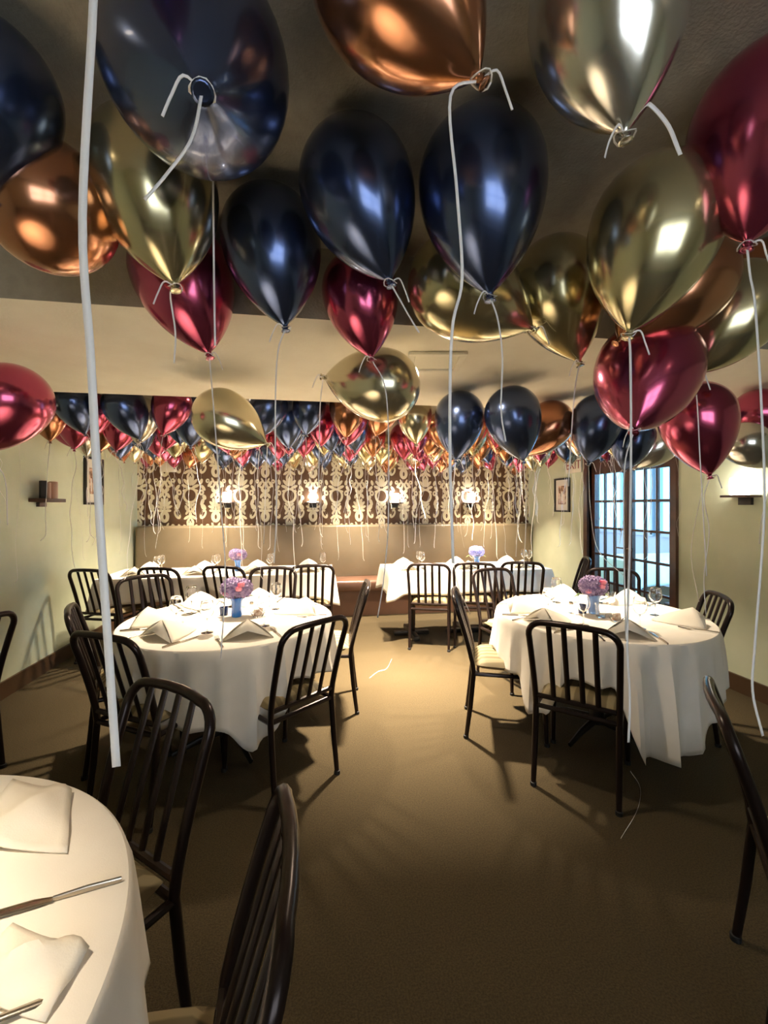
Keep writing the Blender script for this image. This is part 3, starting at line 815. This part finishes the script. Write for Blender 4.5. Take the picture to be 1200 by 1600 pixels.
def ribbon_mesh(pts, w=.005, seed=0, loop=True, sub=6):
    "pts relative to knot; small loop bow around the neck then the tail"
    bm = NB(); p = spline(pts, sub)
    tube(bm, p, 1.0, 4, flat=(w * .7, .0006))
    if loop:
        rnd = random.Random(seed); lp = []
        for k in range(13):
            a = k / 12 * math.pi * 2; lp.append(Vector((.016 * math.cos(a), .016 * math.sin(a), .004 * math.sin(a * 2 + seed))))
        tube(bm, lp, 1.0, 4, flat=(.002, .0006), up=(0, 0, 1))
        s = rnd.choice((-1, 1)); tube(bm, spline([(0, 0, 0), (s * .02, -.012, .006), (s * .035, -.01, -.02), (s * .045, -.012, -.05)], 4), 1.0, 4, flat=(.0025, .0006))
    me = bpy.data.meshes.new('ribbon'); bm.to_mesh(me); bm.free(); me.materials.append(M['white'])
    for q in me.polygons: q.use_smooth = True
    return me
NBAL = []
def balloon(col, C, axis, Rr, label, ribbon=None, group=None, rw=.005, seed=0, sx=1.0):
    o = bpy.data.objects.new('balloon', bmesh_by_col[col]); COL.objects.link(o)
    q = (-Vector(axis)).normalized().to_track_quat('Z', 'Y')
    o.rotation_mode = 'QUATERNION'; o.rotation_quaternion = q; o.location = C; o.scale = (Rr, Rr, Rr)
    tag(o, label, 'balloon', group)
    mw = Matrix.LocRotScale(Vector(C), q, Vector((Rr,) * 3)); inv = mw.inverted()
    k = bpy.data.objects.new('knot', knots[col]); COL.objects.link(k); k.parent = o; k.location = (0, 0, -1.80)
    tip = mw @ Vector((0, 0, -1.83))
    if ribbon is not None:
        rb = bpy.data.objects.new('ribbon', ribbon if isinstance(ribbon, bpy.types.Mesh) else ribbon_mesh([Vector(p) - tip for p in [tip] + list(ribbon)], rw, seed))
        COL.objects.link(rb); rb.parent = o; rb.matrix_parent_inverse = inv; rb.location = tip
        if isinstance(ribbon, bpy.types.Mesh): rb.rotation_euler = (0, 0, seed * 1.7)
    NBAL.append((Vector(C), Rr))
    return o
def near(col, cx, cy, wpx, tip, label, rib=None, d=None, zc=CEIL_F, rw=.004, tipd=0.0, cap=.152, ribd=None):
    a = (HOR - cy) / F + wpx / 2 / F
    auto = (zc - .006 - HC) / a
    dd = d if d else min(auto, cap * 2 * F / wpx)
    Rr = wpx / 2 / F * dd
    C = P(cx, cy, dd); tp = P(tip[0], tip[1], dd + tipd)
    ax = tp - C
    pts = None
    if rib: pts = [P(x, y, ribd if ribd else dd + tipd) for x, y in rib]
    return balloon(col, C, ax, Rr, label, pts, None, rw, len(NBAL))
near('navy', 556, 290, 176, (617, 462), 'navy chrome balloon near the ceiling, left of the centre pair', [(640, 495), (655, 520)])
near('navy', 752, 285, 196, (766, 470), 'navy chrome balloon near the ceiling, right of the centre pair', [(778, 500), (785, 560), (783, 640), (790, 690)])
near('navy', 424, 375, 152, (443, 495), 'navy chrome balloon pointing down between gold and centre navy balloons', [(433, 560), (430, 680), (432, 800), (428, 880)])
near('gold', 240, 280, 188, (268, 420), 'olive gold chrome balloon at upper left below huge navy balloon', [(266, 460), (274, 520), (272, 568)])
near('navy', 308, 105, 278, (318, 152), 'huge navy chrome balloon at upper left, knot facing the camera', [(300, 215), (262, 270), (226, 312)], tipd=-.20)
near('burgundy', 284, 425, 150, (322, 540), 'burgundy balloon below the olive gold one at upper left', [(334, 640), (346, 800), (352, 900), (345, 1030)], d=1.42)
near('burgundy', 562, 455, 118, (578, 545), 'burgundy balloon tip hanging above champagne balloon in centre', [(604, 620), (607, 800), (600, 900), (590, 965)], d=1.45)
near('gold', 713, 445, 153, (795, 492), 'round gold balloon behind the right centre navy balloon', [(792, 520)], d=1.36)
near('gold', 868, 445, 140, (899, 546), 'gold balloon pointing down at the soffit edge right of centre', [(897, 620), (888, 760)], d=1.42)
near('gold', 1024, 352, 192, (986, 508), 'large gold balloon on the right with long white ribbon', [(985, 560), (986, 700), (984, 850), (980, 1000), (984, 1090), (982, 1160)], d=1.02, rw=.006)
near('burgundy', 1012, 575, 152, (994, 658), 'burgundy balloon below the large gold balloon on the right', [(976, 730), (975, 850), (978, 1000)], d=1.33, tipd=-.11)
near('copper', 1065, 440, 150, (980, 520), 'copper brown balloon half hidden behind large gold balloon', None, d=1.24)
near('gold', 1150, 480, 135, (1096, 568), 'gold balloon near the right edge pointing to lower left', [(1090, 640), (1094, 720), (1104, 900)], d=1.36)
near('burgundy', 1200, 190, 215, (1166, 390), 'tall dark burgundy balloon cut off by the upper right edge', [(1172, 430), (1180, 480), (1190, 640), (1194, 800), (1180, 1000), (1176, 1080), (1192, 1150)], rw=.006)
near('copper', 1195, 420, 90, (1178, 482), 'brown balloon at the right edge under the tall burgundy one', None, d=1.5)
near('silver', 945, 5, 230, (966, 145), 'large silver balloon at the top edge, right of centre', [(1000, 158), (1040, 190), (1063, 242)], rw=.007)
near('copper', 605, -45, 245, (706, 72), 'copper balloon cut off by the top edge near centre', [(704, 150), (714, 300), (722, 435), (706, 520), (703, 700), (708, 880)], rw=.0045)
near('navy', -15, 140, 190, (-40, 300), 'blackish navy balloon cut off by the upper left edge', None)
near('copper', 78, 325, 190, (0, 240), 'brown copper balloon at left seen from its rounded end', None, d=.98, tipd=.16)
near('burgundy', 118, 190, 150, (150, 250), 'dark wine balloon in shade behind the left navy balloons', None, d=1.30, tipd=.15)
near('burgundy', 150, -330, 200, (146, -120), 'balloon above the frame trailing the broad white ribbon at left', [(146, 0), (129, 340), (142, 560), (155, 800), (172, 1050), (182, 1198)], d=.46, rw=.0085)
near('navy', 335, -60, 190, (334, 60), 'navy balloon at top edge behind the huge navy balloon', [(333, 250), (334, 400), (336, 540)], d=.93)
near('champagne', 600, 603, 113, (523, 592), 'champagne balloon lying sideways under the soffit in the centre', [(500, 640), (498, 760)], tipd=.05, zc=SOF, cap=.145)
near('champagne', 347, 652, 90, (411, 690), 'champagne balloon tilted under soffit, left of centre', [(415, 760), (412, 850)], zc=SOF, cap=.14, d=2.3)
near('navy', 718, 650, 77, (712, 720), 'navy balloon under the soffit, left of the small pair', [(706, 800), (712, 900), (735, 960)], zc=SOF, cap=.15)
near('navy', 800, 646, 85, (815, 708), 'navy balloon under the soffit, right of the small pair', [(822, 800), (818, 900)], zc=SOF, cap=.15)
near('copper', 860, 662, 72, (818, 712), 'copper balloon leaning left beside the small navy pair', [(810, 800), (806, 870)], zc=SOF, cap=.15, d=2.75)
near('navy', 934, 655, 78, (922, 712), 'navy balloon to the right of the copper one', [(923, 800), (935, 860), (975, 900)], zc=SOF, cap=.15)
near('navy', 990, 682, 62, (980, 716), 'navy balloon just below the burgundy one on the right', [(975, 800), (968, 850)], zc=SOF, cap=.15, d=2.65)
near('silver', 1030, 690, 62, (1010, 712), 'silver blue balloon peeking between navy and burgundy on right', None, zc=SOF, cap=.15, d=2.85)
near('burgundy', 1088, 650, 106, (1103, 716), 'round burgundy balloon in front of the green right wall', [(1100, 780), (1108, 830), (1100, 900), (1103, 960)], zc=SOF, cap=.145)
near('burgundy', 1136, 668, 70, (1108, 716), 'second burgundy balloon behind the round one, right wall', [(1098, 760), (1080, 860), (1092, 940)], zc=SOF, cap=.15)
near('burgundy', 1185, 645, 74, (1220, 690), 'rosy balloon at the right edge under the soffit', None, zc=SOF, cap=.145)
near('silver', 1165, 692, 66, (1195, 715), 'pale grey balloon at the right edge under rosy one', [(1192, 800), (1186, 850)], zc=SOF, cap=.15, d=2.35)
near('burgundy', 18, 625, 112, (-20, 680), 'burgundy balloon cut off at the left edge under soffit', [(5, 740), (12, 820)], zc=SOF, cap=.145)
# --- crowd under the rear ceiling
ribs = []
for k in range(10):
    rnd = random.Random(50 + k); L_ = rnd.uniform(.42, .95); pts = [Vector((0, 0, 0))]; x = y = 0
    nseg = 7
    for i in range(1, nseg + 1):
        x += rnd.gauss(0, .012); y += rnd.gauss(0, .012); pts.append(Vector((x, y, -L_ * i / nseg)))
    c_ = rnd.uniform(-.03, .03); pts.append(pts[-1] + Vector((c_, .01, -.04)))
    ribs.append(ribbon_mesh(pts, .004, k, True, 3))
rnd = random.Random(21); placed = []
cols = ['navy', 'burgundy', 'copper', 'gold', 'burgundy', 'navy', 'copper', 'champagne', 'burgundy', 'silver', 'navy', 'gold']
CNAME = {'navy': 'navy blue', 'burgundy': 'burgundy', 'copper': 'copper', 'gold': 'gold', 'champagne': 'champagne', 'silver': 'silver'}
tries = 0
while tries < 9000 and len(placed) < 190:
    tries += 1
    Rr = rnd.uniform(.12, .142)
    x = rnd.uniform(XL + .17, XR - .17); y = rnd.uniform(3.02, YB - .17)
    if any(math.hypot(x - a, y - b) < .20 + Rr for (_, a, b, zz, p) in DOWN if zz == CEIL_B): continue
    if any(math.hypot(x - a, y - b) < (Rr + r2) * 1.02 for a, b, r2 in placed): continue
    z = CEIL_B - Rr - .004
    if any((Vector((x, y, z)) - c).length < Rr + r for c, r in NBAL): continue
    placed.append((x, y, Rr))
placed.sort(key=lambda q: q[1])
ROWS = [(3.5, 'front row'), (4.1, 'second row'), (4.75, 'middle row'), (5.4, 'fourth row'), (9, 'back row')]
ORD = ['first', 'second', 'third', 'fourth', 'fifth', 'sixth', 'seventh', 'eighth', 'ninth', 'tenth', 'eleventh', 'twelfth', 'thirteenth', 'fourteenth', 'fifteenth', 'sixteenth']
items = []
for i, (x, y, Rr) in enumerate(placed):
    col = rnd.choice(cols); tl = min(.4, abs(rnd.gauss(0, .2))); az = rnd.random() * 6.28
    items.append([x, y, Rr, col, tl, az, rnd.randrange(10), next(n for q, n in ROWS if y < q)])
for it in items:
    x, y = it[0], it[1]
    same = sorted((q for q in items if q[3] == it[3] and q[7] == it[7]), key=lambda q: (q[0] * CT - q[1] * ST) / (q[0] * ST + q[1] * CT))
    it.append('%s balloon, %s %s from the left in the %s of the ceiling crowd' % (CNAME[it[3]], ORD[same.index(it)], CNAME[it[3]].split()[0], it[7])
              if len(same) > 1 else 'only %s balloon in the %s of the ceiling crowd' % (CNAME[it[3]], it[7]))
for i, (x, y, Rr, col, tl, az, rk, row, lb) in enumerate(items):
    ax = Vector((math.sin(tl) * math.cos(az), math.sin(tl) * math.sin(az), -math.cos(tl)))
    balloon(col, (x, y, CEIL_B - Rr - .004), ax, Rr, lb, ribs[rk], 'balloons crowding the rear ceiling', seed=i)
GR = {'chair': 'slat-back dining chairs', 'napkin': 'folded napkins on the tables', 'knife': 'knives on the tables', 'fork': 'forks on the tables',
      'glass': 'glasses on the tables', 'ceiling light': 'recessed ceiling lights', 'wall light': 'square candle sconces', 'balloon': 'balloons floating over the front of the room',
      'tablecloth': 'white tablecloths', 'vase': 'glass vases', 'flowers': 'flower centrepieces'}
for o in S.objects:
    if 'category' in o and 'group' not in o and o['category'] in GR: o['group'] = GR[o['category']]
# loose ribbon on the carpet
pts = [T(985, 1205, .004), T(1000, 1230, .004), T(996, 1265, .004), T(970, 1310, .004)]
c = pts[0]; me = ribbon_mesh([p - c for p in pts], .004, 1, False)
o = bpy.data.objects.new('ribbon', me); COL.objects.link(o); o.location = c; tag(o, 'curl of white ribbon lying on the dark carpet in front', 'ribbon')
pts = [T(612, 1030, .005), T(604, 1045, .004), T(590, 1050, .004), T(577, 1060, .004)]
c = pts[0]; me = ribbon_mesh([p - c for p in pts], .008, 1, False)
o = bpy.data.objects.new('ribbon', me); COL.objects.link(o); o.location = c; tag(o, 'short white ribbon end on the bright carpet in mid room', 'ribbon')
